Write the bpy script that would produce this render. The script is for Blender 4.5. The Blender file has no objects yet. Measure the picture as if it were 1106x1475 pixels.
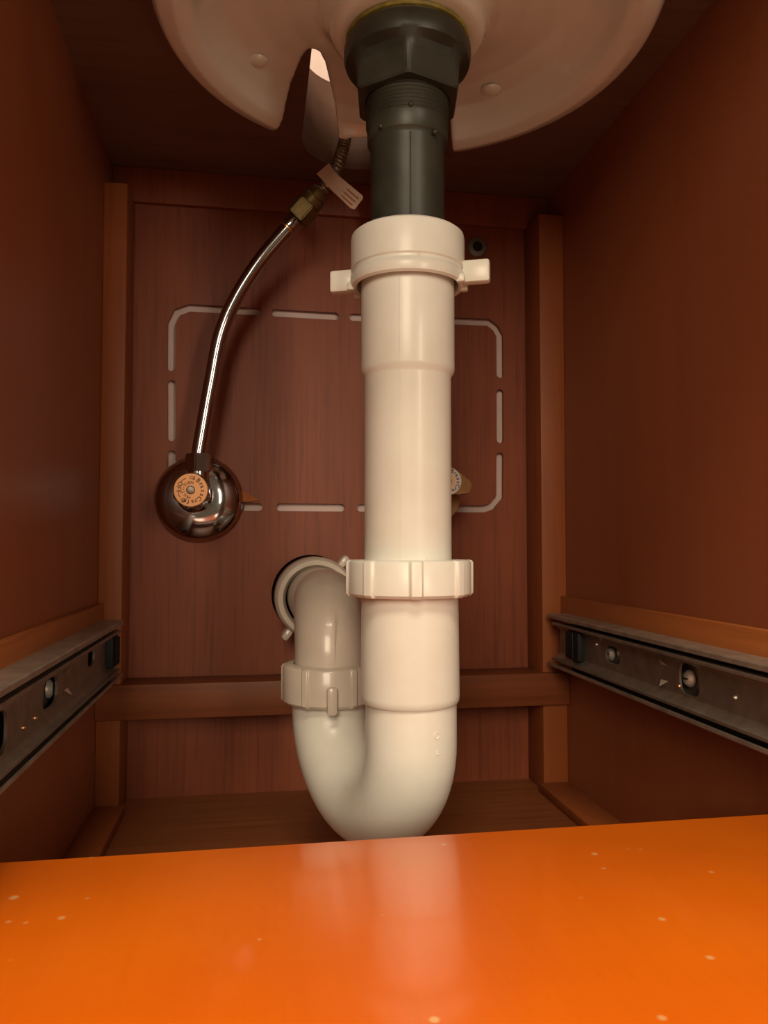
import bpy, bmesh, math, random
from mathutils import Vector, Matrix
random.seed(4)
S = bpy.context.scene
COL = S.collection
PI = math.pi

# ------------------------------------------------------------------ camera, world, lights, exposure
# world axes: X along the back of the cabinet, Y into the cabinet, Z up; the lens is the origin
F_PX = 1108.0
cd = bpy.data.cameras.new('camera'); cam = bpy.data.objects.new('camera', cd); COL.objects.link(cam)
cd.sensor_fit = 'HORIZONTAL'; cd.sensor_width = 36.0; cd.lens = 36.0 * F_PX / 1106.0
cd.clip_start = 0.005; cd.clip_end = 50
cam.location = (0, 0, 0)
cam.rotation_euler = (math.radians(90 + 2.422), 0, math.radians(-9.378))
S.camera = cam

w = bpy.data.worlds.new('room_ambience'); S.world = w; w.use_nodes = True
w.node_tree.nodes['Background'].inputs[0].default_value = (1.0, 0.70, 0.42, 1)
w.node_tree.nodes['Background'].inputs[1].default_value = 0.16

def area(name, loc, target, sx, sy, power, col):
    l = bpy.data.lights.new(name, 'AREA'); l.shape = 'RECTANGLE'; l.size = sx; l.size_y = sy
    l.energy = power; l.color = col
    o = bpy.data.objects.new(name, l); COL.objects.link(o); o.location = loc
    o.rotation_euler = (Vector(target) - Vector(loc)).to_track_quat('-Z', 'Y').to_euler()
    return o
# bathroom light behind and above the photographer, and a smaller wall lamp on the right
area('ceiling_lamp', (-0.05, -0.62, 1.35), (0.06, 0.25, -0.05), 0.55, 0.55, 25.5, (1.0, 0.82, 0.58))
area('room_lamp', (-0.30, -1.10, 0.52), (0.06, 0.40, -0.02), 0.45, 0.60, 11.6, (1.0, 0.82, 0.60))
area('side_lamp', (0.55, -1.0, 0.20), (0.02, 0.50, 0.0), 0.16, 0.40, 4.0, (1.0, 0.84, 0.63))

S.view_settings.view_transform = 'Standard'; S.view_settings.look = 'None'
S.view_settings.gamma = 1.0; S.view_settings.use_curve_mapping = False
S.view_settings.exposure = 0.0

# ------------------------------------------------------------------ materials
def new_mat(name):
    m = bpy.data.materials.new(name); m.use_nodes = True
    nt = m.node_tree; return m, nt, nt.nodes['Principled BSDF']
def lk(nt, a, b): nt.links.new(a, b)
def ramp(nt, fac, stops):
    r = nt.nodes.new('ShaderNodeValToRGB'); e = r.color_ramp.elements
    while len(e) < len(stops): e.new(0.5)
    for k, (p, c) in enumerate(stops): e[k].position = p; e[k].color = (*c, 1)
    lk(nt, fac, r.inputs[0]); return r.outputs[0]
def coords(nt, scale, rot=(0, 0, 0)):
    tc = nt.nodes.new('ShaderNodeTexCoord'); mp = nt.nodes.new('ShaderNodeMapping')
    mp.inputs['Scale'].default_value = scale; mp.inputs['Rotation'].default_value = rot
    lk(nt, tc.outputs['Object'], mp.inputs[0]); return mp.outputs[0]
def noise(nt, vec, sc=1.0, detail=4.0, rough=0.55):
    n = nt.nodes.new('ShaderNodeTexNoise'); n.inputs['Scale'].default_value = sc
    n.inputs['Detail'].default_value = detail; n.inputs['Roughness'].default_value = rough
    lk(nt, vec, n.inputs['Vector']); return n.outputs['Fac']
def mixc(nt, fac, a, b, mode='MULTIPLY'):
    x = nt.nodes.new('ShaderNodeMix'); x.data_type = 'RGBA'; x.blend_type = mode
    if isinstance(fac, float): x.inputs[0].default_value = fac
    else: lk(nt, fac, x.inputs[0])
    for k, v in ((6, a), (7, b)):
        if isinstance(v, tuple): x.inputs[k].default_value = (*v, 1)
        else: lk(nt, v, x.inputs[k])
    return x.outputs[2]
def bump(nt, p, h, strength=0.2, dist=0.0005):
    b = nt.nodes.new('ShaderNodeBump'); b.inputs['Strength'].default_value = strength
    b.inputs['Distance'].default_value = dist; lk(nt, h, b.inputs['Height']); lk(nt, b.outputs[0], p.inputs['Normal'])

def wood(name, dark, light, grain=(260, 260, 9), rough=0.45, coat=0.15, pore=0.55):
    m, nt, p = new_mat(name)
    g = noise(nt, coords(nt, grain), 1.0, 5, 0.6)
    big = noise(nt, coords(nt, (grain[0]/12, grain[1]/12, grain[2]/2)), 1.0, 3)
    c = ramp(nt, big, [(0.3, dark), (0.7, light)])
    fine = ramp(nt, g, [(0.30, (pore, pore*0.92, pore*0.9)), (0.5, (1, 1, 1))])
    c = mixc(nt, 1.0, c, fine)
    lk(nt, c, p.inputs['Base Color'])
    p.inputs['Roughness'].default_value = rough
    p.inputs['Coat Weight'].default_value = coat; p.inputs['Coat Roughness'].default_value = 0.3
    bump(nt, p, g, 0.15, 0.0004)
    return m

M = {}
M['panel'] = wood('stained_back_panel', (0.20, 0.043, 0.013), (0.26, 0.060, 0.017), (420, 420, 14), rough=0.55, coat=0.0, pore=0.72)
M['side'] = wood('stained_side_board', (0.25, 0.073, 0.028), (0.30, 0.088, 0.033), (40, 40, 4), 0.45, 0.1, 0.92)
M['post'] = wood('stained_frame_wood', (0.24, 0.060, 0.013), (0.31, 0.084, 0.018), (220, 220, 10), 0.55, 0.0, 0.85)
M['rail'] = wood('stained_rail_wood', (0.17, 0.043, 0.012), (0.23, 0.062, 0.016), (10, 220, 220), 0.55, 0.0, 0.85)
M['cleat'] = wood('orange_cleat_wood', (0.30, 0.085, 0.018), (0.42, 0.13, 0.03), (220, 10, 220), 0.5, 0.1, 0.8)
M['floorw'] = wood('stained_floor_board', (0.20, 0.060, 0.018), (0.28, 0.090, 0.024), (9, 200, 200), 0.5, 0.1, 0.75)
M['ceil'] = wood('dark_counter_underside', (0.15, 0.078, 0.055), (0.19, 0.095, 0.065), (12, 120, 120), 0.6, 0.0, 0.8)

def board_mat():
    m, nt, p = new_mat('glossy_orange_varnish')
    v = coords(nt, (1, 1, 1))
    big = noise(nt, v, 9, 3)
    c = ramp(nt, big, [(0.3, (0.74, 0.132, 0.0008)), (0.7, (0.86, 0.178, 0.001))])
    streak = noise(nt, coords(nt, (300, 12, 300)), 1.0, 4)
    c = mixc(nt, 1.0, c, ramp(nt, streak, [(0.3, (0.97, 0.96, 0.95)), (0.6, (1, 1, 1))]))
    # scattered dried specks with halos, denser in a few patches
    vo = nt.nodes.new('ShaderNodeTexVoronoi'); vo.inputs['Scale'].default_value = 95
    lk(nt, v, vo.inputs['Vector'])
    patch = noise(nt, v, 26, 2)
    sub = nt.nodes.new('ShaderNodeMath'); sub.operation = 'MULTIPLY_ADD'
    lk(nt, patch, sub.inputs[0]); sub.inputs[1].default_value = -0.55; lk(nt, vo.outputs['Distance'], sub.inputs[2])
    spk = ramp(nt, sub.outputs[0], [(0.0, (0, 0, 0)), (1, (0, 0, 0))])
    mr = nt.nodes.new('ShaderNodeMapRange'); mr.inputs[1].default_value = -0.18; mr.inputs[2].default_value = -0.26
    lk(nt, sub.outputs[0], mr.inputs[0])
    c = mixc(nt, mr.outputs[0], c, (0.80, 0.42, 0.16), 'MIX')
    lk(nt, c, p.inputs['Base Color'])
    p.inputs['Roughness'].default_value = 0.42
    p.inputs['Coat Weight'].default_value = 0.75; p.inputs['Coat Roughness'].default_value = 0.13
    bump(nt, p, noise(nt, v, 160, 2), 0.10, 0.0005)
    return m
M['board'] = board_mat()

def simple(name, col, rough, metal=0.0, coat=0.0, var=0.0, vscale=60.0, bumps=0.0, bscale=300.0, spec=0.5, sss=0.0):
    m, nt, p = new_mat(name)
    v = coords(nt, (1, 1, 1))
    if var:
        n = noise(nt, v, vscale, 4)
        lk(nt, ramp(nt, n, [(0.3, tuple(x*(1-var) for x in col)), (0.7, tuple(min(1, x*(1+var*0.5)) for x in col))]), p.inputs['Base Color'])
    else:
        p.inputs['Base Color'].default_value = (*col, 1)
    p.inputs['Roughness'].default_value = rough; p.inputs['Metallic'].default_value = metal
    p.inputs['Coat Weight'].default_value = coat; p.inputs['Coat Roughness'].default_value = 0.08
    p.inputs['Specular IOR Level'].default_value = spec
    if sss:
        p.inputs['Subsurface Weight'].default_value = sss; p.inputs['Subsurface Radius'].default_value = (0.004, 0.003, 0.002)
        p.inputs['Subsurface Scale'].default_value = 1.0
    if bumps: bump(nt, p, noise(nt, v, bscale, 3), bumps, 0.0003)
    return m
def pvc_mat():
    m, nt, p = new_mat('white_pvc_with_smudges')
    v = coords(nt, (1, 1, 1))
    c = ramp(nt, noise(nt, v, 30, 4), [(0.3, (0.73, 0.72, 0.65)), (0.65, (0.81, 0.81, 0.75))])
    sm = noise(nt, coords(nt, (150, 150, 60)), 1.0, 3, 0.5)
    c = mixc(nt, ramp(nt, sm, [(0.735, (0, 0, 0)), (0.80, (0.55, 0.55, 0.55))]), c, (0.42, 0.33, 0.20), 'MIX')
    lk(nt, c, p.inputs['Base Color'])
    p.inputs['Roughness'].default_value = 0.36; p.inputs['Coat Weight'].default_value = 0.15; p.inputs['Coat Roughness'].default_value = 0.15
    bump(nt, p, noise(nt, v, 500, 3), 0.06, 0.0003)
    return m
M['pvc'] = pvc_mat()
M['elbow'] = simple('old_cream_pvc', (0.62, 0.55, 0.47), 0.28, var=0.12, vscale=40, coat=0.3)
M['grey'] = simple('dark_grey_plastic', (0.036, 0.038, 0.028), 0.42, var=0.3, vscale=70, bumps=0.15, bscale=260)
M['gasket'] = simple('yellowed_gasket', (0.36, 0.30, 0.06), 0.5, var=0.5, vscale=200)
M['putty'] = simple('clear_putty', (0.40, 0.35, 0.27), 0.3, var=0.4, vscale=300)
M['ceramic'] = simple('glazed_ceramic', (0.84, 0.82, 0.74), 0.10, coat=0.9, var=0.06, vscale=18)
M['chrome'] = simple('polished_chrome', (0.50, 0.51, 0.53), 0.11, 1.0)
M['brass'] = simple('aged_brass', (0.20, 0.135, 0.045), 0.45, 0.6, var=0.3, vscale=200)
M['tan'] = simple('tan_cast_brass', (0.33, 0.17, 0.06), 0.5, 0.4, var=0.2, vscale=120)
M['steel'] = simple('galvanised_steel', (0.42, 0.36, 0.30), 0.42, 0.7, var=0.3, vscale=90, bumps=0.08, bscale=400)
M['steel_in'] = simple('dull_galvanised_steel', (0.28, 0.235, 0.195), 0.42, 0.7, var=0.25, vscale=120)
M['bright'] = simple('bright_steel', (0.85, 0.80, 0.72), 0.35, 0.6)
M['copper'] = simple('copper_rivet', (0.75, 0.48, 0.26), 0.3, 1.0)
M['black'] = simple('black_plastic', (0.010, 0.010, 0.011), 0.6, spec=0.25)
M['dark'] = simple('dark_recess', (0.015, 0.010, 0.008), 0.9)
M['plaster'] = simple('white_painted_plaster', (0.66, 0.52, 0.49), 0.8, var=0.08, vscale=50)
M['tile'] = simple('pale_floor_tile', (0.70, 0.66, 0.60), 0.4, var=0.08, vscale=6)
M['paper'] = simple('paper_tag', (0.62, 0.46, 0.36), 0.8, var=0.08, vscale=150)
M['ink_red'] = simple('faded_red_ink', (0.45, 0.16, 0.08), 0.8)
M['lab_red'] = simple('orange_label', (1.0, 0.50, 0.20), 0.5)
M['lab_white'] = simple('white_label', (0.80, 0.74, 0.70), 0.45)
M['lab_orange'] = simple('pale_orange_label', (0.85, 0.55, 0.26), 0.45)
M['lab_blue'] = simple('blue_label', (0.22, 0.22, 0.50), 0.45)
M['ink'] = simple('dark_ink', (0.16, 0.05, 0.02), 0.6)
M['ink_blue'] = simple('dark_blue_ink', (0.10, 0.07, 0.09), 0.6)
def braid_mat():
    m, nt, p = new_mat('braided_steel')
    v = coords(nt, (1, 1, 1))
    c = ramp(nt, noise(nt, v, 900, 2), [(0.35, (0.10, 0.08, 0.06)), (0.6, (0.50, 0.44, 0.36))])
    lk(nt, c, p.inputs['Base Color']); p.inputs['Metallic'].default_value = 0.8; p.inputs['Roughness'].default_value = 0.4
    return m
M['braid'] = braid_mat()

# ------------------------------------------------------------------ mesh helpers (all in world coordinates)
def finish(me, ang=38):
    me.shade_smooth(); me.set_sharp_from_angle(angle=math.radians(ang))
def root_loc(p):
    v = Vector((0, 0, 0))
    while p: v += p.location; p = p.parent
    return v
def obj(name, bm, mat, parent=None, ang=38, label=None):
    if isinstance(bm, bmesh.types.BMesh):
        bmesh.ops.recalc_face_normals(bm, faces=bm.faces)
        me = bpy.data.meshes.new(name); bm.to_mesh(me); bm.free()
    else: me = bm
    o = bpy.data.objects.new(name, me); COL.objects.link(o)
    me.materials.clear(); me.materials.append(M[mat]); finish(me, ang)
    if parent is not None:
        me.transform(Matrix.Translation(-root_loc(parent))); o.parent = parent
    if label: o['label'] = label
    return o
def tag(o, label, cat, group=None):
    o['label'] = label; o['category'] = cat
    if group: o['group'] = group
    return o
def thing(name, loc, label, cat, group=None):
    o = bpy.data.objects.new(name, None); COL.objects.link(o); o.location = loc; o.empty_display_size = 0.01
    return tag(o, label, cat, group)
def struct(name, bm, mat, label, cat, parent=None, ang=30):
    o = obj(name, bm, mat, parent, ang); o['kind'] = 'structure'
    if parent is None: o['label'] = label; o['category'] = cat
    return o
def B(): return bmesh.new()
def box(bm, x0, x1, y0, y1, z0, z1, bev=0.0):
    r = bmesh.ops.create_cube(bm, size=1.0)
    vs = r['verts']
    for v in vs:
        v.co = Vector((x0 + (v.co.x + .5)*(x1-x0), y0 + (v.co.y + .5)*(y1-y0), z0 + (v.co.z + .5)*(z1-z0)))
    if bev:
        es = list({e for v in vs for e in v.link_edges})
        bmesh.ops.bevel(bm, geom=es, offset=bev, segments=2, profile=0.5, affect='EDGES')
    return bm
def frame_of(d):
    d = Vector(d).normalized()
    a = Vector((0, 0, 1)) if abs(d.z) < 0.9 else Vector((1, 0, 0))
    u = d.cross(a).normalized(); v = u.cross(d).normalized()   # u, v, d
    return u, v, d
def lathe(bm, prof, origin, axis=(0, 0, 1), n=64, closed=False, cap=True):
    """prof: (radius, height along axis); closed = ring profile"""
    u, v, d = frame_of(axis); o = Vector(origin)
    rings = []
    for r, h in prof:
        rings.append([bm.verts.new(o + d*h + (u*math.cos(2*PI*k/n) + v*math.sin(2*PI*k/n))*max(r, 1e-6)) for k in range(n)])
    m = len(rings)
    for i in range(m if closed else m-1):
        a, b = rings[i], rings[(i+1) % m]
        for k in range(n):
            bm.faces.new((a[k], a[(k+1) % n], b[(k+1) % n], b[k]))
    if cap and not closed:
        bm.faces.new(rings[0]); bm.faces.new(rings[-1])
    return bm
def catmull(pts, per=10):
    P = [Vector(p) for p in pts]; P = [2*P[0]-P[1]] + P + [2*P[-1]-P[-2]]
    out = []
    for i in range(1, len(P)-2):
        for k in range(per):
            t = k/per; a, b, c, d = P[i-1], P[i], P[i+1], P[i+2]
            out.append(0.5*((2*b) + (c-a)*t + (2*a-5*b+4*c-d)*t*t + (-a+3*b-3*c+d)*t**3))
    out.append(P[-2]); return out
def sweep(bm, pts, rad, n=32, cap=True):
    """round tube along points, rad number or list; rotation-minimising frame"""
    pts = [Vector(p) for p in pts]; m = len(pts)
    T = [(pts[min(i+1, m-1)] - pts[max(i-1, 0)]).normalized() for i in range(m)]
    u = frame_of(T[0])[0]; rings = []
    for i in range(m):
        u = (u - T[i]*u.dot(T[i])).normalized(); v = T[i].cross(u)
        r = rad[i] if isinstance(rad, (list, tuple)) else rad
        rings.append([bm.verts.new(pts[i] + (u*math.cos(2*PI*k/n) + v*math.sin(2*PI*k/n))*r) for k in range(n)])
    for a, b in zip(rings, rings[1:]):
        for k in range(n): bm.faces.new((a[k], a[(k+1) % n], b[(k+1) % n], b[k]))
    if cap: bm.faces.new(rings[0]); bm.faces.new(rings[-1])
    return bm
def prism(bm, poly, origin, axis, h0, h1, u=None):
    """2-D polygon in the plane across axis, extruded from h0 to h1"""
    d = Vector(axis).normalized()
    if u is None: uu, vv, d = frame_of(axis)
    else: uu = Vector(u).normalized(); vv = d.cross(uu)
    o = Vector(origin)
    a = [bm.verts.new(o + uu*x + vv*y + d*h0) for x, y in poly]
    b = [bm.verts.new(o + uu*x + vv*y + d*h1) for x, y in poly]
    n = len(poly)
    for k in range(n): bm.faces.new((a[k], a[(k+1) % n], b[(k+1) % n], b[k]))
    bm.faces.new(a); bm.faces.new(b)
    return bm
def rings_prism(bm, polys_h, origin, axis=(0, 0, 1), hole=None):
    """stack of same-count polygons [(poly, h), ...] lofted; u = X for axis Z"""
    uu, vv, d = Vector((1, 0, 0)), Vector((0, 1, 0)), Vector((0, 0, 1))
    if abs(Vector(axis).y) > 0.5: uu, vv, d = Vector((1, 0, 0)), Vector((0, 0, 1)), Vector((0, 1, 0))
    o = Vector(origin); R = [[bm.verts.new(o + uu*x + vv*y + d*h) for x, y in p] for p, h in polys_h]
    n = len(R[0])
    for a, b in zip(R, R[1:]):
        for k in range(n): bm.faces.new((a[k], a[(k+1) % n], b[(k+1) % n], b[k]))
    for k in range(n): bm.faces.new((R[0][k], R[0][(k+1) % n], R[-1][(k+1) % n], R[-1][k])) if hole else None
    if not hole: bm.faces.new(R[0]); bm.faces.new(R[-1])
    return bm
def bm_to_temp(bm):
    bmesh.ops.recalc_face_normals(bm, faces=bm.faces)
    me = bpy.data.meshes.new('temp'); bm.to_mesh(me); bm.free()
    o = bpy.data.objects.new('temp', me); COL.objects.link(o); return o
def boolean(base, cutters, extra=None):
    """base / cutters are bmeshes; returns a mesh"""
    o = bm_to_temp(base); cs = [bm_to_temp(c) for c in cutters]
    for c in cs:
        md = o.modifiers.new('cut', 'BOOLEAN'); md.operation = 'DIFFERENCE'; md.solver = 'EXACT'; md.object = c
    if extra: extra(o)
    bpy.context.view_layer.update()
    dg = bpy.context.evaluated_depsgraph_get()
    me = bpy.data.meshes.new_from_object(o.evaluated_get(dg))
    for x in cs + [o]:
        d = x.data; bpy.data.objects.remove(x); bpy.data.meshes.remove(d)
    return me

# ------------------------------------------------------------------ dimensions read off the photograph
XL, XR = -0.097, 0.209            # inside faces of the cabinet sides
YP, YB = 0.500, 0.530             # front of the back posts, face of the back panel
ZC, ZF = 0.2535, -0.166           # underside of the counter, cabinet floor
YFRONT = 0.15
PX, PY = 0.0655, 0.332            # drain axis
LX, LY = 0.0390, 0.415            # second leg of the trap
EZ = -0.0330                      # height of the waste pipe into the wall

# ------------------------------------------------------------------ the cabinet shell
struct('wall_left', box(B(), XL-0.016, XL, YFRONT, 0.534, ZF-0.016, ZC), 'side', 'dark stained left side board of the cabinet', 'wall')
struct('wall_right', box(B(), XR, XR+0.016, YFRONT, 0.534, ZF-0.016, ZC), 'side', 'dark stained right side board of the cabinet', 'wall')
struct('floor', box(B(), XL, XR, 0.20, YB, ZF-0.016, ZF), 'floorw', 'brown wooden bottom board of the cabinet', 'floor')

struct('floor_bounce', box(B(), -1.2, 1.4, -2.0, 0.14, -0.72, -0.70), 'tile', 'unseen pale tiled bathroom floor added to bounce light up to the sink', 'floor')  # out of view, added to bounce lamp light onto the sink underside

# back panel: thin board with a routed outline of slots and the waste pipe hole
def capsule_path(pts, r, y0=0.52, y1=0.545, n=10):
    """slot cutter: sweep of a rounded groove along a polyline in XZ"""
    P = [Vector((x, z)) for x, z in pts]; left, right = [], []
    m = len(P)
    for i in range(m):
        if i == 0: t = (P[1]-P[0]).normalized(); nrm = Vector((-t.y, t.x)); s = 1
        elif i == m-1: t = (P[-1]-P[-2]).normalized(); nrm = Vector((-t.y, t.x)); s = 1
        else:
            t1 = (P[i]-P[i-1]).normalized(); t2 = (P[i+1]-P[i]).normalized(); t = (t1+t2).normalized()
            nrm = Vector((-t.y, t.x)); s = 1/max(0.5, t.dot(t1))
        left.append(P[i]+nrm*r*s); right.append(P[i]-nrm*r*s)
    t0 = (P[0]-P[1]).normalized(); t1 = (P[-1]-P[-2]).normalized()
    def arc(c, a, b, t):
        out = []
        v = a-c
        for k in range(1, n):
            an = PI*k/n; out.append(c + v*math.cos(an) + t*r*math.sin(an))
        return out
    poly = left + arc(P[-1], left[-1], right[-1], t1) + right[::-1] + arc(P[0], right[0], left[0], t0)
    bm = B()
    a = [bm.verts.new((p.x, y0, p.y)) for p in poly]; b = [bm.verts.new((p.x, y1, p.y)) for p in poly]
    k = len(poly)
    for i in range(k): bm.faces.new((a[i], a[(i+1) % k], b[(i+1) % k], b[i]))
    bm.faces.new(a); bm.faces.new(b)
    return bm
SR = 0.0026
sx0, sx1, sz0, sz1 = -0.0577, 0.1725, 0.0255, 0.1605
slots = [
    [(sx0, 0.1195), (sx0, 0.1490), (sx0+0.0035, 0.1570), (sx0+0.0115, sz1), (-0.0010, sz1-0.0004)],
    [(0.0115, sz1-0.0006), (0.0530, sz1-0.001)],
    [(0.0655, sz1-0.001), (0.1075, sz1-0.0005)],
    [(0.1195, sz1-0.0003), (0.1640, sz1), (sx1-0.0030, sz1-0.0040), (sx1, sz1-0.0095), (sx1, 0.1230)],
    [(sx0+0.0003, 0.1080), (sx0+0.0008, 0.0720)],
    [(sx0+0.001, 0.0605), (sx0+0.001, 0.0330), (sx0+0.0045, sz0+0.0018), (sx0+0.010, sz0), (0.0010, sz0)],
    [(0.0155, sz0), (0.0575, sz0)],
    [(0.0710, sz0), (0.1130, sz0)],
    [(0.1250, sz0-0.0002), (0.1600, sz0), (0.1655, sz0+0.0018), (sx1-0.0008, sz0+0.0090), (sx1-0.0005, 0.0635)],
    [(sx1-0.0001, 0.1095), (sx1-0.0002, 0.0755)],
]
cut = [capsule_path(p, SR) for p in slots]
cut.append(lathe(B(), [(0.0270, -0.01), (0.0270, 0.02)], (LX-0.002, YB, EZ-0.001), (0, 1, 0), 48))
me = boolean(box(B(), XL, XR, YB, YB+0.0035, ZF, ZC), cut)
struct('wall_back', me, 'panel', 'reddish brown back panel with a dashed rectangle of slots', 'wall')
# plaster wall of the room behind the cabinet, also above the counter
me = boolean(box(B(), -0.9, 1.1, YB+0.0045, YB+0.08, -0.5, 1.6),
             [lathe(B(), [(0.0275, -0.01), (0.0275, 0.06)], (LX-0.002, YB, EZ-0.001), (0, 1, 0), 48)])
struct('wall_behind', me, 'plaster', 'white plaster wall behind the cabinet, seen through the slots', 'wall')

# counter slab with the keyhole opening behind the sink
def keyhole():
    poly = []
    r = 0.0360; cx = 0.0620
    for k in range(25): a = PI*k/24; poly.append((cx + r*math.cos(a), 0.4700 + r*math.sin(a)))
    poly += [(cx-r, 0.345), (cx+r, 0.345)]
    bm = B(); a = [bm.verts.new((x, y, ZC-0.01)) for x, y in poly]; b = [bm.verts.new((x, y, ZC+0.09)) for x, y in poly]
    n = len(poly)
    for i in range(n): bm.faces.new((a[i], a[(i+1) % n], b[(i+1) % n], b[i]))
    bm.faces.new(a); bm.faces.new(b); return bm
me = boolean(box(B(), XL-0.03, XR+0.03, YFRONT-0.02, YB+0.004, ZC, ZC+0.0565), [keyhole()])
struct('ceiling', me, 'ceil', 'dark underside of the counter above the sink', 'ceiling')

# frame at the back: two posts, a cross rail, a top rail
struct('trim_1', box(B(), XL, -0.0825, YP, YB, ZF, ZC-0.024, 0.0008), 'post', 'upright brown wooden post in the left back corner', 'trim')
struct('trim_2', box(B(), 0.1915, XR, YP, YB, ZF, ZC-0.024, 0.0008), 'post', 'upright brown wooden post in the right back corner', 'trim')
struct('trim_3', box(B(), XL, XR, YP-0.004, YB-0.008, -0.108, -0.0862, 0.0010), 'rail', 'horizontal brown wooden rail across the cabinet back', 'trim')
struct('trim_4', box(B(), XL, XR, YB-0.004, YB, ZC-0.024, ZC, 0.0015), 'panel', 'horizontal top rail under the counter at the back', 'trim')
# floor strips along the sides
struct('trim_5', box(B(), XL, -0.0790, 0.20, YP, ZF, ZF+0.006, 0.0006), 'post', 'wooden strip on the cabinet floor along the left side', 'trim')
struct('trim_6', box(B(), 0.1880, XR, 0.20, YP, ZF, ZF+0.006, 0.0006), 'post', 'wooden strip on the cabinet floor along the right side', 'trim')
# cleats behind the drawer slides
CL, CR = -0.0928, 0.2045
struct('trim_7', box(B(), XL, CL, YFRONT, YP, -0.078, -0.0362, 0.0006), 'cleat', 'orange wooden cleat carrying the left drawer slide', 'trim')
struct('trim_8', box(B(), CR, XR, YFRONT, YP, -0.078, -0.0350, 0.0006), 'cleat', 'orange wooden cleat carrying the right drawer slide', 'trim')

# glossy board in front
tag(obj('front_shelf_board', box(B(), XL, XR, 0.08, 0.270, -0.1205, -0.1025, 0.0008), 'board'),
    'glossy orange varnished board in front of the drain trap', 'board')

# ------------------------------------------------------------------ sink
SX, SY = PX, PY
def sink():
    t = thing('sink', (SX, SY, ZC), 'white glazed round sink underside hanging from the dark counter', 'sink')
    prof = [(0.0215, 0.2535), (0.0215, 0.2290), (0.0235, 0.2275), (0.0322, 0.2273), (0.0345, 0.2290), (0.0358, 0.2340), (0.0400, 0.2400), (0.0550, 0.2430),
            (0.0700, 0.2440), (0.0830, 0.2420), (0.0905, 0.2360), (0.0950, 0.2298), (0.1020, 0.2276), (0.1095, 0.2300), (0.1125, 0.2350),
            (0.1135, 0.2430), (0.1135, 0.2535)]
    bm = lathe(B(), prof, (SX, SY, 0), (0, 0, 1), 96, closed=True)
    def slot(poly):
        c = B(); a = [c.verts.new((x, y, 0.20)) for x, y in poly]; b = [c.verts.new((x, y, 0.30)) for x, y in poly]; n = len(poly)
        for i in range(n): c.faces.new((a[i], a[(i+1) % n], b[(i+1) % n], b[i]))
        c.faces.new(a); c.faces.new(b); return c
    # left slot (visible) and right slot (mostly behind the drain)
    sl = [(0.0030, 0.460), (0.0082, 0.4260), (0.0132, 0.4100), (0.0178, 0.3930), (0.0214, 0.3760), (0.0245, 0.3690), (0.0285, 0.3700),
          (0.0322, 0.3800), (0.0360, 0.3960), (0.0440, 0.4260), (0.0440, 0.460)]
    srr = [(0.0867, 0.460), (0.0867, 0.412), (0.0885, 0.394), (0.0915, 0.381), (0.0945, 0.380), (0.0985, 0.392), (0.1100, 0.424), (0.118, 0.460)]
    back = [(0.040, 0.4265), (0.091, 0.4265), (0.091, 0.460), (0.040, 0.460)]
    def extra(o):
        md = o.modifiers.new('r', 'REMESH'); md.mode = 'VOXEL'; md.voxel_size = 0.0011
        sm = o.modifiers.new('s', 'SMOOTH'); sm.factor = 0.5; sm.iterations = 18
    me = boolean(bm, [slot(sl), slot(srr), slot(back)], extra)
    b = obj('basin', me, 'ceramic', t, 180)
    for x, y, r in ((-0.0008, 0.3800, 0.0048), (0.1215, 0.3850, 0.0054)):
        obj('glaze_bump', lathe(B(), [(r*math.cos(a), -r*0.5*math.sin(a)) for a in [PI/2*k/8 for k in range(9)]], (x, y, 0.2420), (0, 0, 1), 24), 'ceramic', b)
    # added wedge that blocks lamp light leaking down through the counter opening
    bk = B(); q = [(0.352, 0.2505), (0.374, 0.2505), (0.452, 0.3090), (0.452, 0.330), (0.352, 0.330)]
    a_ = [bk.verts.new((0.0270, y, z)) for y, z in q]; b_ = [bk.verts.new((0.0970, y, z)) for y, z in q]
    for i in range(5): bk.faces.new((a_[i], a_[(i+1) % 5], b_[(i+1) % 5], b_[i]))
    bk.faces.new(a_); bk.faces.new(b_)
    obj('leak_block', bk, 'ceramic', t)
    return t
sink()

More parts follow.
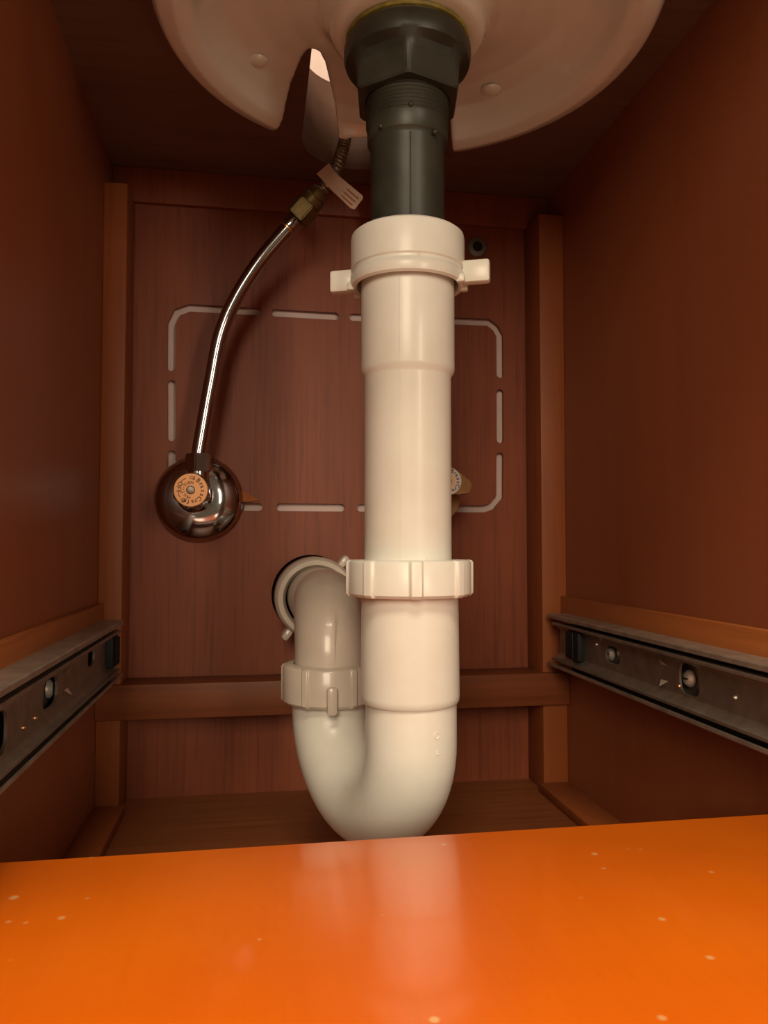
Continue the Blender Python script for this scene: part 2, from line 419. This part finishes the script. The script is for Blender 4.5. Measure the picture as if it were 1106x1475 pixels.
# ------------------------------------------------------------------ grey drain body
def hexpoly(R, n=6, a0=0.0): return [(R*math.cos(a0 + 2*PI*k/n), R*math.sin(a0 + 2*PI*k/n)) for k in range(n)]
def drain():
    t = thing('sink_drain', (PX, PY, 0.2272), 'dark grey plastic sink drain with hex nut under the white sink', 'drain')
    # tailpiece: threads, shoulder, pipe with a mould seam
    prof = [(0.0160, 0.1290), (0.0165, 0.1300), (0.0166, 0.1770), (0.0172, 0.1782), (0.0180, 0.1790), (0.0181, 0.1860)]
    z = 0.1860
    while z < 0.2262:
        prof += [(0.0187, z+0.0008), (0.0180, z+0.0016)]; z += 0.0017
    prof += [(0.0186, z+0.001)]
    bd = obj('tailpiece', lathe(B(), prof, (PX, PY, 0), (0, 0, 1), 64), 'grey', t)
    a = math.atan2(-PY, -PX*0.6)
    ux, uy = math.cos(a), math.sin(a)
    sm = B()
    sweep(sm, [(PX+ux*0.0166, PY+uy*0.0166, 0.138), (PX+ux*0.0166, PY+uy*0.0166, 0.1765)], 0.00035, 8)
    obj('mould_seam', sm, 'grey', bd)
    # small cast nubs on the shoulder
    for da, zz in ((-0.75, 0.1800), (0.62, 0.1772), (0.0, 0.1872)):
        c = (PX+0.0184*math.cos(a+da), PY+0.0184*math.sin(a+da), zz)
        obj('mould_nub', lathe(B(), [(0.0012*math.cos(k*PI/10), 0.0010*math.sin(k*PI/10)) for k in range(-5, 6)], c, (0, 0, 1), 12), 'grey', bd)
    # locknut: hexagonal, with round flanged top and threaded collar below
    a0 = math.atan2(0.305-PY, 0.0609-PX)
    nt_ = B()
    n = 96
    def hexr(th, R):   # radius of a hexagon of circumradius R at angle th
        k = PI/3; x = ((th - a0) % k) - k/2
        return R*math.cos(PI/6)/math.cos(x)
    def ringpoly(fr): return [(fr(2*PI*k/n)*math.cos(2*PI*k/n), fr(2*PI*k/n)*math.sin(2*PI*k/n)) for k in range(n)]
    hx = lambda R, cap: ringpoly(lambda th: min(hexr(th, R), cap))
    rings_prism(nt_, [(ringpoly(lambda th: 0.0190), 0.1978), (hx(0.0246, 0.0240), 0.1978), (hx(0.0253, 0.0249), 0.1988), (hx(0.0255, 0.0252), 0.2100), (hx(0.0272, 0.0262), 0.2130),
                      (ringpoly(lambda th: 0.0278), 0.2150), (ringpoly(lambda th: 0.0285), 0.2170), (ringpoly(lambda th: 0.0285), 0.2215), (ringpoly(lambda th: 0.0276), 0.2238), (ringpoly(lambda th: 0.0190), 0.2238)],
                (PX, PY, 0), hole=True)
    obj('locknut', nt_, 'grey', t, 25)
    obj('washer', lathe(B(), [(0.0206, 0.2238), (0.0262, 0.2238), (0.0266, 0.2246), (0.0258, 0.2254), (0.0206, 0.2254)], (PX, PY, 0), (0, 0, 1), 64, closed=True), 'putty', t, label='cloudy washer')
    obj('gasket', lathe(B(), [(0.0206, 0.2254), (0.0272, 0.2254), (0.0278, 0.2264), (0.0268, 0.2274), (0.0206, 0.2274)], (PX, PY, 0), (0, 0, 1), 64, closed=True), 'gasket', t, label='yellowed gasket')
drain()

# ------------------------------------------------------------------ white tailpiece extension
def rib_nut(bm, centre, axis, r_base, r_rib, h0, h1, r_in, ribs, phase, width=0.07, n=360, cham=0.0012):
    def poly(dr, flat=False):
        out = []
        for k in range(n):
            th = 2*PI*k/n
            x = ((th-phase) % (2*PI/ribs)); x = min(x, 2*PI/ribs-x)
            r = r_base + (r_rib-r_base)*(1 if x < width else max(0, 1-(x-width)/0.03))
            out.append(((r+dr)*math.cos(th), (r+dr)*math.sin(th)))
        return out
    circ = [(r_in*math.cos(2*PI*k/n), r_in*math.sin(2*PI*k/n)) for k in range(n)]
    return rings_prism(bm, [(circ, h0), (poly(-cham), h0), (poly(0), h0+cham), (poly(0), h1-cham), (poly(-cham*0.4), h1-cham*0.35), (poly(-cham*1.3), h1), (circ, h1)], centre, axis, hole=True)
def extension():
    t = thing('drain_extension_pipe', (PX, PY, -0.02), 'white plastic drain pipe hanging straight below the grey drain', 'pipe')
    prof = [(0.0172, 0.1190), (0.0172, 0.1215), (0.0203, 0.1215), (0.0207, 0.1180), (0.0207, 0.0770), (0.0204, 0.0755), (0.0194, 0.0742), (0.0191, 0.0730), (0.0191, -0.0200), (0.0172, -0.0200)]
    p = obj('pipe', lathe(B(), prof, (PX, PY, 0), (0, 0, 1), 80, closed=True), 'pvc', t)
    a = math.atan2(-PY, -PX*1.9)
    # mould seam down the front
    sm = B(); ux, uy = math.cos(a), math.sin(a)
    sweep(sm, [(PX+ux*0.0206, PY+uy*0.0206, 0.112), (PX+ux*0.0206, PY+uy*0.0206, 0.0775)], 0.00025, 8)
    sweep(sm, [(PX+ux*0.0190, PY+uy*0.0190, 0.0735), (PX+ux*0.0190, PY+uy*0.0190, -0.0055)], 0.00020, 8)
    obj('mould_seam', sm, 'pvc', p)
    # winged slip nut at the top
    nb = lathe(B(), [(0.0170, 0.1355), (0.0170, 0.1372), (0.0238, 0.1372), (0.0250, 0.1362), (0.0253, 0.1345), (0.0253, 0.1215), (0.0246, 0.1208), (0.0246, 0.1198),
                     (0.0254, 0.1188), (0.0256, 0.1165), (0.0250, 0.1142), (0.0238, 0.1134), (0.0226, 0.1142), (0.0222, 0.1165), (0.0222, 0.1355)], (PX, PY, 0), (0, 0, 1), 80, closed=True)
    nut = obj('slip_nut', nb, 'pvc', t)
    for ang, L in ((math.radians(-22), 0.0365), (math.radians(158), 0.0355)):
        w_ = B(); box(w_, 0.0245, L, -0.0028, 0.0028, 0.1140, 0.1240, 0.0012)
        w_.transform(Matrix.Translation((PX, PY, 0)) @ Matrix.Rotation(ang, 4, 'Z'))
        obj('wing', w_, 'pvc', nut)
        for z0, s in ((0.1150, 1), (0.1150, -1)):
            g = B(); box(g, 0.0225, 0.0262, s*0.0060-0.0018, s*0.0060+0.0018, 0.1128, 0.1165, 0.0009)
            g.transform(Matrix.Translation((PX, PY, 0)) @ Matrix.Rotation(ang, 4, 'Z'))
            obj('lug', g, 'pvc', nut)
extension()

# ------------------------------------------------------------------ trap
def trap():
    t = thing('drain_trap', (PX, PY, -0.149), 'white plastic U-shaped drain trap with ribbed slip nuts', 'trap')
    # J bend: hub, straight, half circle, straight up to the second nut
    A = Vector((PX+0.0012, PY, 0)); Bv = Vector((LX, LY, 0))
    h = (Bv-A); R = h.length/2; mid = (A+Bv)/2; d = h.normalized(); zc = -0.0860
    pts = [A + Vector((0, 0, z)) for z in (-0.0660, -0.0750)]
    for k in range(0, 37):
        an = PI*k/36; pts.append(mid - d*R*math.cos(an) + Vector((0, 0, zc - R*math.sin(an)*0.86)))
    pts += [Bv + Vector((0, 0, -0.0780))]
    j = obj('trap_bend', sweep(B(), pts, 0.0199, 56), 'pvc', t)
    hub = lathe(B(), [(0.0193, -0.0205), (0.0210, -0.0205), (0.0213, -0.0300), (0.0216, -0.0650), (0.0214, -0.0672), (0.0206, -0.0684), (0.0192, -0.0686)], (A.x-0.0004, A.y, 0), (0, 0, 1), 80, closed=True)
    obj('hub', hub, 'pvc', t)
    # moulded mark on the bend
    a = math.atan2(-PY, -PX-0.02) + 0.62
    mk = B()
    for da, zz, r0 in ((0.0, -0.0790, 0.0011), (0.02, -0.0860, 0.0006)):
        c = Vector((A.x + 0.0199*math.cos(a+da), A.y + 0.0199*math.sin(a+da), zz))
        u = Vector((-math.sin(a), math.cos(a), 0))
        ringp = [c + u*r0*math.cos(2*PI*k/14) + Vector((0, 0, 1))*r0*1.3*math.sin(2*PI*k/14) for k in range(15)]
        sweep(mk, ringp, 0.00022, 6)
    obj('moulded_mark', mk, 'pvc', j)
    nb = B(); rib_nut(nb, (PX+0.0007, PY, 0), (0, 0, 1), 0.0268, 0.0280, -0.0222, -0.0066, 0.0194, 8, math.atan2(-PY, -PX)+0.10, 0.075)
    obj('slip_nut', nb, 'pvc', t)
    nb = B(); rib_nut(nb, (LX, LY, 0), (0, 0, 1), 0.0250, 0.0258, -0.0836, -0.0632, 0.0193, 6, math.atan2(-PY, -PX)-0.42, 0.05, cham=0.0016)
    n2 = obj('slip_nut', nb, 'elbow', t)
    for ang in (math.atan2(-LY, -LX)+0.05, math.atan2(-LY, -LX)+0.05+PI*2/3, math.atan2(-LY, -LX)+0.05-PI*2/3):
        f = B(); box(f, 0.0240, 0.0288, -0.0028, 0.0028, -0.0858, -0.0715, 0.0018)
        f.transform(Matrix.Translation((LX, LY, 0)) @ Matrix.Rotation(ang, 4, 'Z')); obj('fin', f, 'elbow', n2)
    return t
trap()

def elbow():
    t = thing('waste_elbow', (LX, 0.53, EZ), 'cream plastic waste elbow running into a hole in the back panel', 'pipe elbow')
    R = 0.030; r = 0.0187
    pts = [(LX, LY, -0.0760), (LX, LY, -0.0700)]
    for k in range(0, 19):
        an = PI/2*k/18; pts.append((LX, LY + R - R*math.cos(an), EZ - R + R*math.sin(an)))
    pts += [(LX-0.001, 0.47, EZ), (LX-0.001, 0.53, EZ)]
    e = obj('elbow_pipe', sweep(B(), pts, r, 56), 'elbow', t)
    sm = B(); sweep(sm, [(LX+0.001, LY-r+0.0001, -0.062), (LX+0.001, LY-r+0.0001, -0.034)], 0.0002, 8)
    obj('mould_seam', sm, 'elbow', e)
    nb = lathe(B(), [(0.0193, 0.4905), (0.0212, 0.4870), (0.0240, 0.4868), (0.0258, 0.4895), (0.0262, 0.495), (0.0262, 0.514), (0.0250, 0.516), (0.0198, 0.516), (0.0198, 0.495)], (LX-0.0015, 0, EZ-0.001), (0, 1, 0), 64, closed=True)
    n_ = obj('slip_nut', nb, 'elbow', t)
    for an in (52, 232):
        f = B(); box(f, 0.0250, 0.0335, -0.0026, 0.0026, -0.008, 0.008, 0.0022)
        # local x radial, z along pipe
        m = Matrix.Translation((LX-0.0015, 0.500, EZ-0.001)) @ Matrix.Rotation(-math.radians(an), 4, 'Y') @ Matrix.Rotation(PI/2, 4, 'X')
        f.transform(m); obj('wing', f, 'elbow', n_)
    obj('wall_stub', lathe(B(), [(0.0195, 0.5165), (0.0240, 0.5165), (0.0240, 0.575), (0.0195, 0.575)], (LX-0.0015, 0, EZ-0.001), (0, 1, 0), 48, closed=True), 'black', t, label='black pipe stub in the wall hole')
elbow()

# ------------------------------------------------------------------ lettering on round labels
def letter_mesh(ch, size):
    c = bpy.data.curves.new('letter', 'FONT'); c.body = ch; c.size = size; c.align_x = 'CENTER'; c.align_y = 'CENTER'; c.resolution_u = 2; c.offset = size*0.022
    o = bpy.data.objects.new('letter', c); COL.objects.link(o)
    dg = bpy.context.evaluated_depsgraph_get()
    me = bpy.data.meshes.new_from_object(o.evaluated_get(dg))
    bpy.data.objects.remove(o); bpy.data.curves.remove(c)
    return me
def ring_text(bm, text, cx, cz, y, r, a_start, step, size, inward=False):
    a = a_start
    for ch in text:
        if ch != ' ':
            me = letter_mesh(ch, size)
            rot = math.radians(a + (90 if inward else -90))
            m = Matrix.Translation((cx + r*math.cos(math.radians(a)), y, cz + r*math.sin(math.radians(a)))) @ Matrix.Rotation(-rot, 4, 'Y') @ Matrix.Rotation(PI/2, 4, 'X')
            me.transform(m); bm.from_mesh(me); bpy.data.meshes.remove(me)
        a += step * (0.72 if ch in 'irtfIl' else 1.0)
def disc(r, y0, y1, cx, cz, rim=0.0): return lathe(B(), [(r-rim, y0), (r, y0+rim), (r, y1)], (cx, 0, cz), (0, 1, 0), 48)
def arc_line(bm, cx, cz, y, r, a0, a1, wd):
    n = 10; inn = []; out = []
    for k in range(n+1):
        a = math.radians(a0 + (a1-a0)*k/n)
        inn.append(bm.verts.new((cx+(r-wd)*math.cos(a), y, cz+(r-wd)*math.sin(a)))); out.append(bm.verts.new((cx+(r+wd)*math.cos(a), y, cz+(r+wd)*math.sin(a))))
    for k in range(n): bm.faces.new((inn[k], inn[k+1], out[k+1], out[k]))

# ------------------------------------------------------------------ hot valve on the left
VX, VZ = -0.0383, 0.0305
def hot_valve():
    t = thing('shutoff_valve', (VX, YB, VZ), 'chrome shutoff valve with round wall flange and orange handle label', 'valve')
    es = [(0.0, 0.5170), (0.0110, 0.5170), (0.0150, 0.5176), (0.0200, 0.5190), (0.0245, 0.5212), (0.0275, 0.5240), (0.0289, 0.5270), (0.0290, 0.5300), (0.0, 0.5300)]
    obj('wall_flange', lathe(B(), es[1:-1], (VX, 0, VZ), (0, 1, 0), 72), 'chrome', t)
    obj('valve_body', lathe(B(), [(0.0085, 0.5160), (0.0095, 0.5120), (0.0095, 0.5010), (0.0110, 0.4990), (0.0110, 0.4870), (0.0090, 0.4850), (0.0080, 0.4840), (0.0080, 0.4780)], (VX, 0, VZ), (0, 1, 0), 48), 'chrome', t)
    # outlet neck + compression nut
    ox, oz, oy = VX+0.0018, VZ, 0.4935
    obj('outlet_neck', lathe(B(), [(0.0066, 0.004), (0.0066, 0.0165)], (ox, oy, oz), (0, 0, 1), 32), 'chrome', t)
    nb = B(); prism(nb, hexpoly(0.0083, 6, 0.35), (ox, oy, oz), (0, 0, 1), 0.0150, 0.0262, u=(1, 0, 0))
    bmesh.ops.bevel(nb, geom=list(nb.edges), offset=0.0006, segments=2, affect='EDGES')
    obj('compression_nut', nb, 'chrome', t, 30)
    # handle: fluted barrel with label
    n = 96
    def pol(R, dr): return [((R - dr*(0.5+0.5*math.cos(8*2*PI*k/n)))*math.cos(2*PI*k/n), (R - dr*(0.5+0.5*math.cos(8*2*PI*k/n)))*math.sin(2*PI*k/n)) for k in range(n)]
    hd = B(); rings_prism(hd, [(pol(0.0088, 0), 0.4610), (pol(0.0104, 0.0002), 0.4618), (pol(0.0110, 0.0008), 0.4650), (pol(0.0112, 0.0010), 0.4760), (pol(0.0085, 0), 0.4785)], (VX, 0, VZ+0.0013), (0, 1, 0))
    h = obj('handle', hd, 'chrome', t, 30)
    lx, lz = VX, VZ+0.0013
    lab = obj('label_disc', lathe(B(), [(0.0094, 0.4602), (0.0097, 0.4605), (0.0097, 0.4612)], (lx, 0, lz), (0, 1, 0), 56), 'lab_red', h, label='orange label disc')
    y = 0.4601
    tx = B()
    ring_text(tx, 'BrassCraft', lx, lz, y, 0.0070, 52, -20.5, 0.0037)
    ring_text(tx, '\u00ae', lx, lz, y, 0.0072, -125, -15, 0.0036)
    ring_text(tx, 'MULTI-TURN', lx, lz, y, 0.0043, -102, -20.5, 0.0023)
    ring_text(tx, 'OFF', lx, lz, y, 0.0070, 150, 19, 0.0036, inward=True)
    ring_text(tx, 'CB', lx, lz, y, 0.0071, 88, -13, 0.0026)
    arc_line(tx, lx, lz, y, 0.0073, 112, 140, 0.00022); arc_line(tx, lx, lz, y, 0.0073, 195, 216, 0.00022)
    obj('lettering', tx, 'ink', h)
    sc = obj('screw', lathe(B(), [(0.0010, 0.4588), (0.0020, 0.4590), (0.0025, 0.4597), (0.0026, 0.4604)], (lx, 0, lz), (0, 1, 0), 32), 'steel_in', h, label='dark steel screw')
    return t
hot_valve()

# small wood splinter left beside the flange where the slot was broken out
sp = B()
a = [(-0.0115, 0.0372), (0.0022, 0.0300), (-0.0020, 0.0292), (-0.0115, 0.0284)]
va = [sp.verts.new((x, YB-0.0035 if i in (0, 3) else YB-0.0008, z)) for i, (x, z) in enumerate(a)]; vb = [sp.verts.new((x, YB, z)) for x, z in a]
for i in range(4): sp.faces.new((va[i], va[(i+1) % 4], vb[(i+1) % 4], vb[i]))
sp.faces.new(va); sp.faces.new(vb)
tag(obj('wood_splinter', sp, 'cleat'), 'small pale tan wood splinter beside the chrome wall flange', 'splinter')

# ------------------------------------------------------------------ chrome riser tube and braided hose
tube_pts = [(VX+0.0018, 0.4935, 0.0570), (-0.0330, 0.4940, 0.0800), (-0.0292, 0.4945, 0.1030), (-0.0236, 0.493, 0.1330), (-0.0142, 0.490, 0.1557), (0.0010, 0.485, 0.1793), (0.0193, 0.478, 0.2000), (0.0236, 0.4766, 0.2045)]
ts = catmull(tube_pts, 10)
tt = thing('supply_tube', tube_pts[0], 'bent chrome water supply tube rising from the chrome valve', 'tube')
obj('tube', sweep(B(), ts, 0.0047, 28), 'chrome', tt)
dv = (Vector((0.0371, 0.472, 0.2194)) - Vector((0.0193, 0.478, 0.2000))).normalized()
p0 = Vector((0.0193, 0.478, 0.2000))
obj('ferrule', lathe(B(), [(0.0049, -0.0015), (0.0056, -0.0008), (0.0056, 0.0050), (0.0049, 0.0062)], p0, dv, 28), 'chrome', tt)
obj('copper_ring', lathe(B(), [(0.0049, -0.0030), (0.0053, -0.0026), (0.0053, -0.0018), (0.0049, -0.0014)], p0, dv, 28), 'copper', tt, label='thin copper ring')
hh = thing('braided_hose', p0 + dv*0.006, 'braided steel hose with brass coupling rising behind the sink', 'hose')
nb = B(); prism(nb, hexpoly(0.0088, 6, 0.3), p0, dv, 0.0060, 0.0175)
bmesh.ops.bevel(nb, geom=list(nb.edges), offset=0.0006, segments=2, affect='EDGES')
obj('coupling_nut', nb, 'brass', hh, 30, label='brass hexagonal coupling nut')
obj('coupling_sleeve', lathe(B(), [(0.0064, 0.0172), (0.0072, 0.0180), (0.0072, 0.0225), (0.0062, 0.0232), (0.0062, 0.0275), (0.0056, 0.0285)], p0, dv, 32), 'brass', hh, label='brass coupling sleeve')
hp = catmull([p0+dv*0.0265, (0.0447, 0.4695, 0.2292), (0.0500, 0.468, 0.2425), (0.0527, 0.4665, 0.2535), (0.0545, 0.465, 0.2700), (0.0555, 0.464, 0.2900), (0.0560, 0.464, 0.3080)], 24)
obj('braid', sweep(B(), hp, [0.0037 + (0.0003 if k % 4 < 2 else -0.0001) for k in range(len(hp))], 24), 'braid', hh)
# paper tag folded round the hose
tg = B()
qa = [Vector((0.0344, 0, 0.2252)), Vector((0.0417, 0, 0.2323)), Vector((0.0470, 0, 0.2262)), Vector((0.0634, 0, 0.2165)), Vector((0.0636, 0, 0.2150)), Vector((0.0585, 0, 0.2078)), Vector((0.0560, 0, 0.2080)), Vector((0.0435, 0, 0.2165))]
ya = [0.4590, 0.4590, 0.4600, 0.4650, 0.4652, 0.4655, 0.4650, 0.4605]
va = [tg.verts.new((v.x, y, v.z)) for v, y in zip(qa, ya)]; vb = [tg.verts.new((v.x, y+0.0004, v.z)) for v, y in zip(qa, ya)]
for i in range(8): tg.faces.new((va[i], va[(i+1) % 8], vb[(i+1) % 8], vb[i]))
tg.faces.new(va); tg.faces.new(vb)
pt = obj('paper_tag', tg, 'paper', hh, label='pinkish paper tag')
ln = B()
for k in range(3):
    c = Vector((0.0515, 0.4617, 0.2165)) + Vector((0.0019, 0, 0.0021))*(k-1)
    q = Vector((0.0075, 0.0026, -0.0047)); s = Vector((0.00022, 0, 0.00030))
    ln.faces.new([ln.verts.new(p) for p in (c-s, c+q-s, c+q+s, c+s)])
obj('printed_line', ln, 'ink_red', pt)

# ------------------------------------------------------------------ second valve, half hidden behind the drain pipe
WX, WZ = 0.1195, 0.0403
def cold_valve():
    t = thing('shutoff_valve', (WX, YB, WZ), 'brass shutoff valve with white and blue label behind the white pipe', 'valve')
    obj('inlet_pipe', lathe(B(), [(0.0075, 0.494), (0.0075, 0.530)], (WX-0.004, 0, WZ-0.006), (0, 1, 0), 32), 'tan', t)
    # half-round body below the handle
    n = 24; r = 0.0195
    poly = [(r*math.cos(-PI*k/n), r*math.sin(-PI*k/n)) for k in range(n+1)]
    hb = B()
    a_ = [hb.verts.new((WX-0.0055+x, 0.4960, WZ-0.0075+z)) for x, z in poly]; b_ = [hb.verts.new((WX-0.0055+x, 0.5060, WZ-0.0075+z)) for x, z in poly]
    for i in range(n+1): hb.faces.new((a_[i], a_[(i+1) % (n+1)], b_[(i+1) % (n+1)], b_[i]))
    hb.faces.new(a_); hb.faces.new(b_)
    bmesh.ops.bevel(hb, geom=list(hb.edges), offset=0.0008, segments=2, affect='EDGES')
    obj('valve_body', hb, 'tan', t, 30)
    obj('stem', lathe(B(), [(0.0060, 0.482), (0.0060, 0.497)], (WX, 0, WZ-0.0085+0.004), (0, 1, 0), 24), 'tan', t)
    hd = B()
    poly = [(-0.0165, -0.0062), (-0.0165, 0.0010), (-0.0085, 0.0075), (0.0, 0.0092), (0.0085, 0.0062), (0.0165, -0.0002), (0.0170, -0.0020), (0.0148, -0.0078), (0.0085, -0.0082), (-0.0085, -0.0082)]
    a_ = [hd.verts.new((WX+x, 0.4775, WZ+z)) for x, z in poly]; b_ = [hd.verts.new((WX+x, 0.4880, WZ+z)) for x, z in poly]; n = len(poly)
    for i in range(n): hd.faces.new((a_[i], a_[(i+1) % n], b_[(i+1) % n], b_[i]))
    hd.faces.new(a_); hd.faces.new(b_)
    bmesh.ops.bevel(hd, geom=list(hd.edges), offset=0.0008, segments=2, affect='EDGES')
    h = obj('handle', hd, 'tan', t, 30)
    obj('label_disc', disc(0.0090, 0.4745, 0.4775, WX, WZ, 0.0003), 'lab_white', h, label='white label disc')
    obj('label_ring', disc(0.0050, 0.4743, 0.4746, WX, WZ), 'lab_orange', h, label='pale orange label centre')
    obj('label_centre', disc(0.0027, 0.4741, 0.4744, WX, WZ), 'lab_blue', h, label='blue label centre')
    tx = B(); ring_text(tx, 'BrassCraft', WX, WZ, 0.4742, 0.0069, 66, -19.5, 0.0036)
    obj('lettering', tx, 'ink_blue', h)
    # riser behind the drain pipe
    obj('riser_tube', sweep(B(), catmull([(WX-0.010, 0.500, WZ-0.008), (WX-0.014, 0.500, WZ+0.010), (0.100, 0.499, 0.085), (0.0985, 0.498, 0.15), (0.090, 0.490, 0.21), (0.080, 0.475, 0.262), (0.078, 0.472, 0.305)], 8), 0.0047, 20), 'chrome', t)
cold_valve()

# ------------------------------------------------------------------ screw with washer on the back panel
t = thing('panel_screw', (0.1558, YB, 0.2150), 'dark screw with washer on the back panel beside the white nut', 'screw')
obj('washer', lathe(B(), [(0.0030, YB-0.0016), (0.0068, YB-0.0012), (0.0074, YB-0.0005), (0.0074, YB)], (0.1558, 0, 0.2150), (0, 1, 0), 32), 'steel_in', t)
obj('screw_head', lathe(B(), [(0.0008, YB-0.0034), (0.0026, YB-0.0030), (0.0036, YB-0.0016), (0.0036, YB-0.0012)], (0.1558, 0, 0.2150), (0, 1, 0), 24), 'dark', t)

# ------------------------------------------------------------------ drawer slides
def slide(face_x, s, holes, tabs, rivets, screws, label, plug_y, yend):
    """face_x: cleat face; s = +1 when the slide faces +X. Positions along Y and Z on the inner plate."""
    y0, y1 = 0.165, yend
    t = thing('drawer_slide', (face_x, (y0+y1)/2, -0.080), label, 'drawer slide', 'drawer slides on the cabinet sides')
    X = lambda d: face_x + s*d
    zt, zb = -0.0460, -0.0802
    def ext(bm, poly, ya, yb):
        a = [bm.verts.new((X(d), ya, z)) for d, z in poly]; b = [bm.verts.new((X(d), yb, z)) for d, z in poly]; n = len(poly)
        for i in range(n): bm.faces.new((a[i], a[(i+1) % n], b[(i+1) % n], b[i]))
        bm.faces.new(a); bm.faces.new(b); return bm
    g = 0.0010
    outer = [(0, zt), (0.0122, zt), (0.0128, zt-0.0006), (0.0128, zt-0.0026), (0.0118, zt-0.0026), (0.0118, zt-g), (g, zt-g),
             (g, zb+g), (0.0118, zb+g), (0.0118, zb+0.0022), (0.0128, zb+0.0022), (0.0128, zb+0.0006), (0.0122, zb), (0, zb)]
    obj('outer_channel', ext(B(), outer, y0, y1), 'steel', t, 30)
    zt2, zb2 = zt-0.0050, zb+0.0046
    inner = [(0.0060, zt2), (0.0122, zt2), (0.0126, zt2-0.0005), (0.0126, zt2-0.0016), (0.0116, zt2-0.0016), (0.0100, zt2-0.0022), (0.0082, zt2-0.0040), (0.0072, zt2-0.0050),
             (0.0072, zb2+0.0050), (0.0082, zb2+0.0040), (0.0100, zb2+0.0022), (0.0116, zb2+0.0016), (0.0126, zb2+0.0016), (0.0126, zb2+0.0005), (0.0122, zb2), (0.0060, zb2)]
    base = ext(B(), inner, y0, y1-0.008)
    cs = []
    for (hy, hz, ly, lz) in holes:
        n = 20; poly = []
        for k in range(n):
            a = 2*PI*k/n; ca, sa = math.cos(a), math.sin(a)
            poly.append((hy + ly*math.copysign(abs(ca)**0.6, ca), hz + lz*math.copysign(abs(sa)**0.6, sa)))
        c = B(); a_ = [c.verts.new((X(0.0045), y, z)) for y, z in poly]; b_ = [c.verts.new((X(0.0105), y, z)) for y, z in poly]
        for i in range(n): c.faces.new((a_[i], a_[(i+1) % n], b_[(i+1) % n], b_[i]))
        c.faces.new(a_); c.faces.new(b_); cs.append(c)
    ic = obj('inner_channel', boolean(base, cs), 'steel_in', t, 30)
    # ball cages in the two gaps, with balls
    for z_, zz in ((zt-0.0030, 1), (zb+0.0028, -1)):
        obj('ball_cage', ext(B(), [(0.0050, z_-0.0012), (0.0085, z_-0.0012), (0.0085, z_+0.0012), (0.0050, z_+0.0012)], y0+0.03, y1-0.03), 'black', t, 30)
    # stamped tabs and holes
    for ty, tz, up in tabs:
        b_ = B()
        c = Vector((X(0.0072), ty, tz))
        w_, hgt = 0.0034, 0.0028
        vs = [c + Vector((0, -w_, 0)), c + Vector((0, w_, 0)), c + Vector((s*0.0030, 0, up*hgt))]
        vs2 = [v - Vector((s*0.0007, 0, up*0.0007)) for v in vs]
        A_ = [b_.verts.new(v) for v in vs]; B_ = [b_.verts.new(v) for v in vs2]
        b_.faces.new(A_); b_.faces.new(B_)
        for i in range(3): b_.faces.new((A_[i], A_[(i+1) % 3], B_[(i+1) % 3], B_[i]))
        obj('stamped_tab', b_, 'bright', ic)
    for ry, rz, rr, mat in rivets:
        obj('rivet', lathe(B(), [(rr, 0.0), (rr, 0.0004), (rr*0.75, 0.0010), (rr*0.25, 0.0013)], (X(0.0070), ry, rz), (s, 0, 0), 16), mat, ic)
    for sy, sz in screws:
        sw = obj('screw', lathe(B(), [(0.0042, 0.0008), (0.0042, 0.0018), (0.0028, 0.0034), (0.0012, 0.0036)], (X(0.0010), sy, sz), (s, 0, 0), 24), 'bright', t)
        sl = B(); box(sl, min(X(0.0044), X(0.0048)), max(X(0.0044), X(0.0048)), sy-0.0018, sy+0.0018, sz-0.0004, sz+0.0004); obj('screw_slot', sl, 'dark', sw)
    # black plastic stop at the back end
    pb = B(); box(pb, min(X(0.0030), X(0.0118)), max(X(0.0030), X(0.0118)), plug_y-0.007, plug_y+0.010, -0.0715, -0.0535, 0.0012)
    box(pb, min(X(0.0118), X(0.0128)), max(X(0.0118), X(0.0128)), plug_y-0.001, plug_y+0.0095, -0.0705, -0.0545, 0.0004)
    obj('plastic_stop', pb, 'black', t, 30, label='black plastic end stop')
    return t
slide(CL, 1,
      [(0.3466, -0.0626, 0.0120, 0.0062), (0.4281, -0.0590, 0.0085, 0.0050), (0.2780, -0.0640, 0.0120, 0.0075)],
      [(0.3727, -0.0585, 1), (0.3732, -0.0660, -1)],
      [(0.2960, -0.0545, 0.0012, 'bright'), (0.3030, -0.0535, 0.0012, 'bright'), (0.3233, -0.0680, 0.0011, 'copper'), (0.3078, -0.0682, 0.0010, 'copper'), (0.2960, -0.0735, 0.0012, 'brass')],
      [(0.3640, -0.0640)],
      'galvanised drawer slide on the left cabinet side, with a square hole', 0.472, 0.492)
slide(CR, -1,
      [(0.4080, -0.0620, 0.0090, 0.0048), (0.3304, -0.0622, 0.0085, 0.0075)],
      [(0.3518, -0.0590, 1), (0.3521, -0.0664, -1)],
      [(0.3390, -0.0668, 0.0013, 'copper'), (0.2953, -0.0637, 0.0009, 'bright'), (0.4277, -0.0585, 0.0008, 'bright')],
      [(0.4200, -0.0630), (0.3380, -0.0632)],
      'galvanised drawer slide on the right cabinet side, with a round screw hole', 0.452, 0.492)
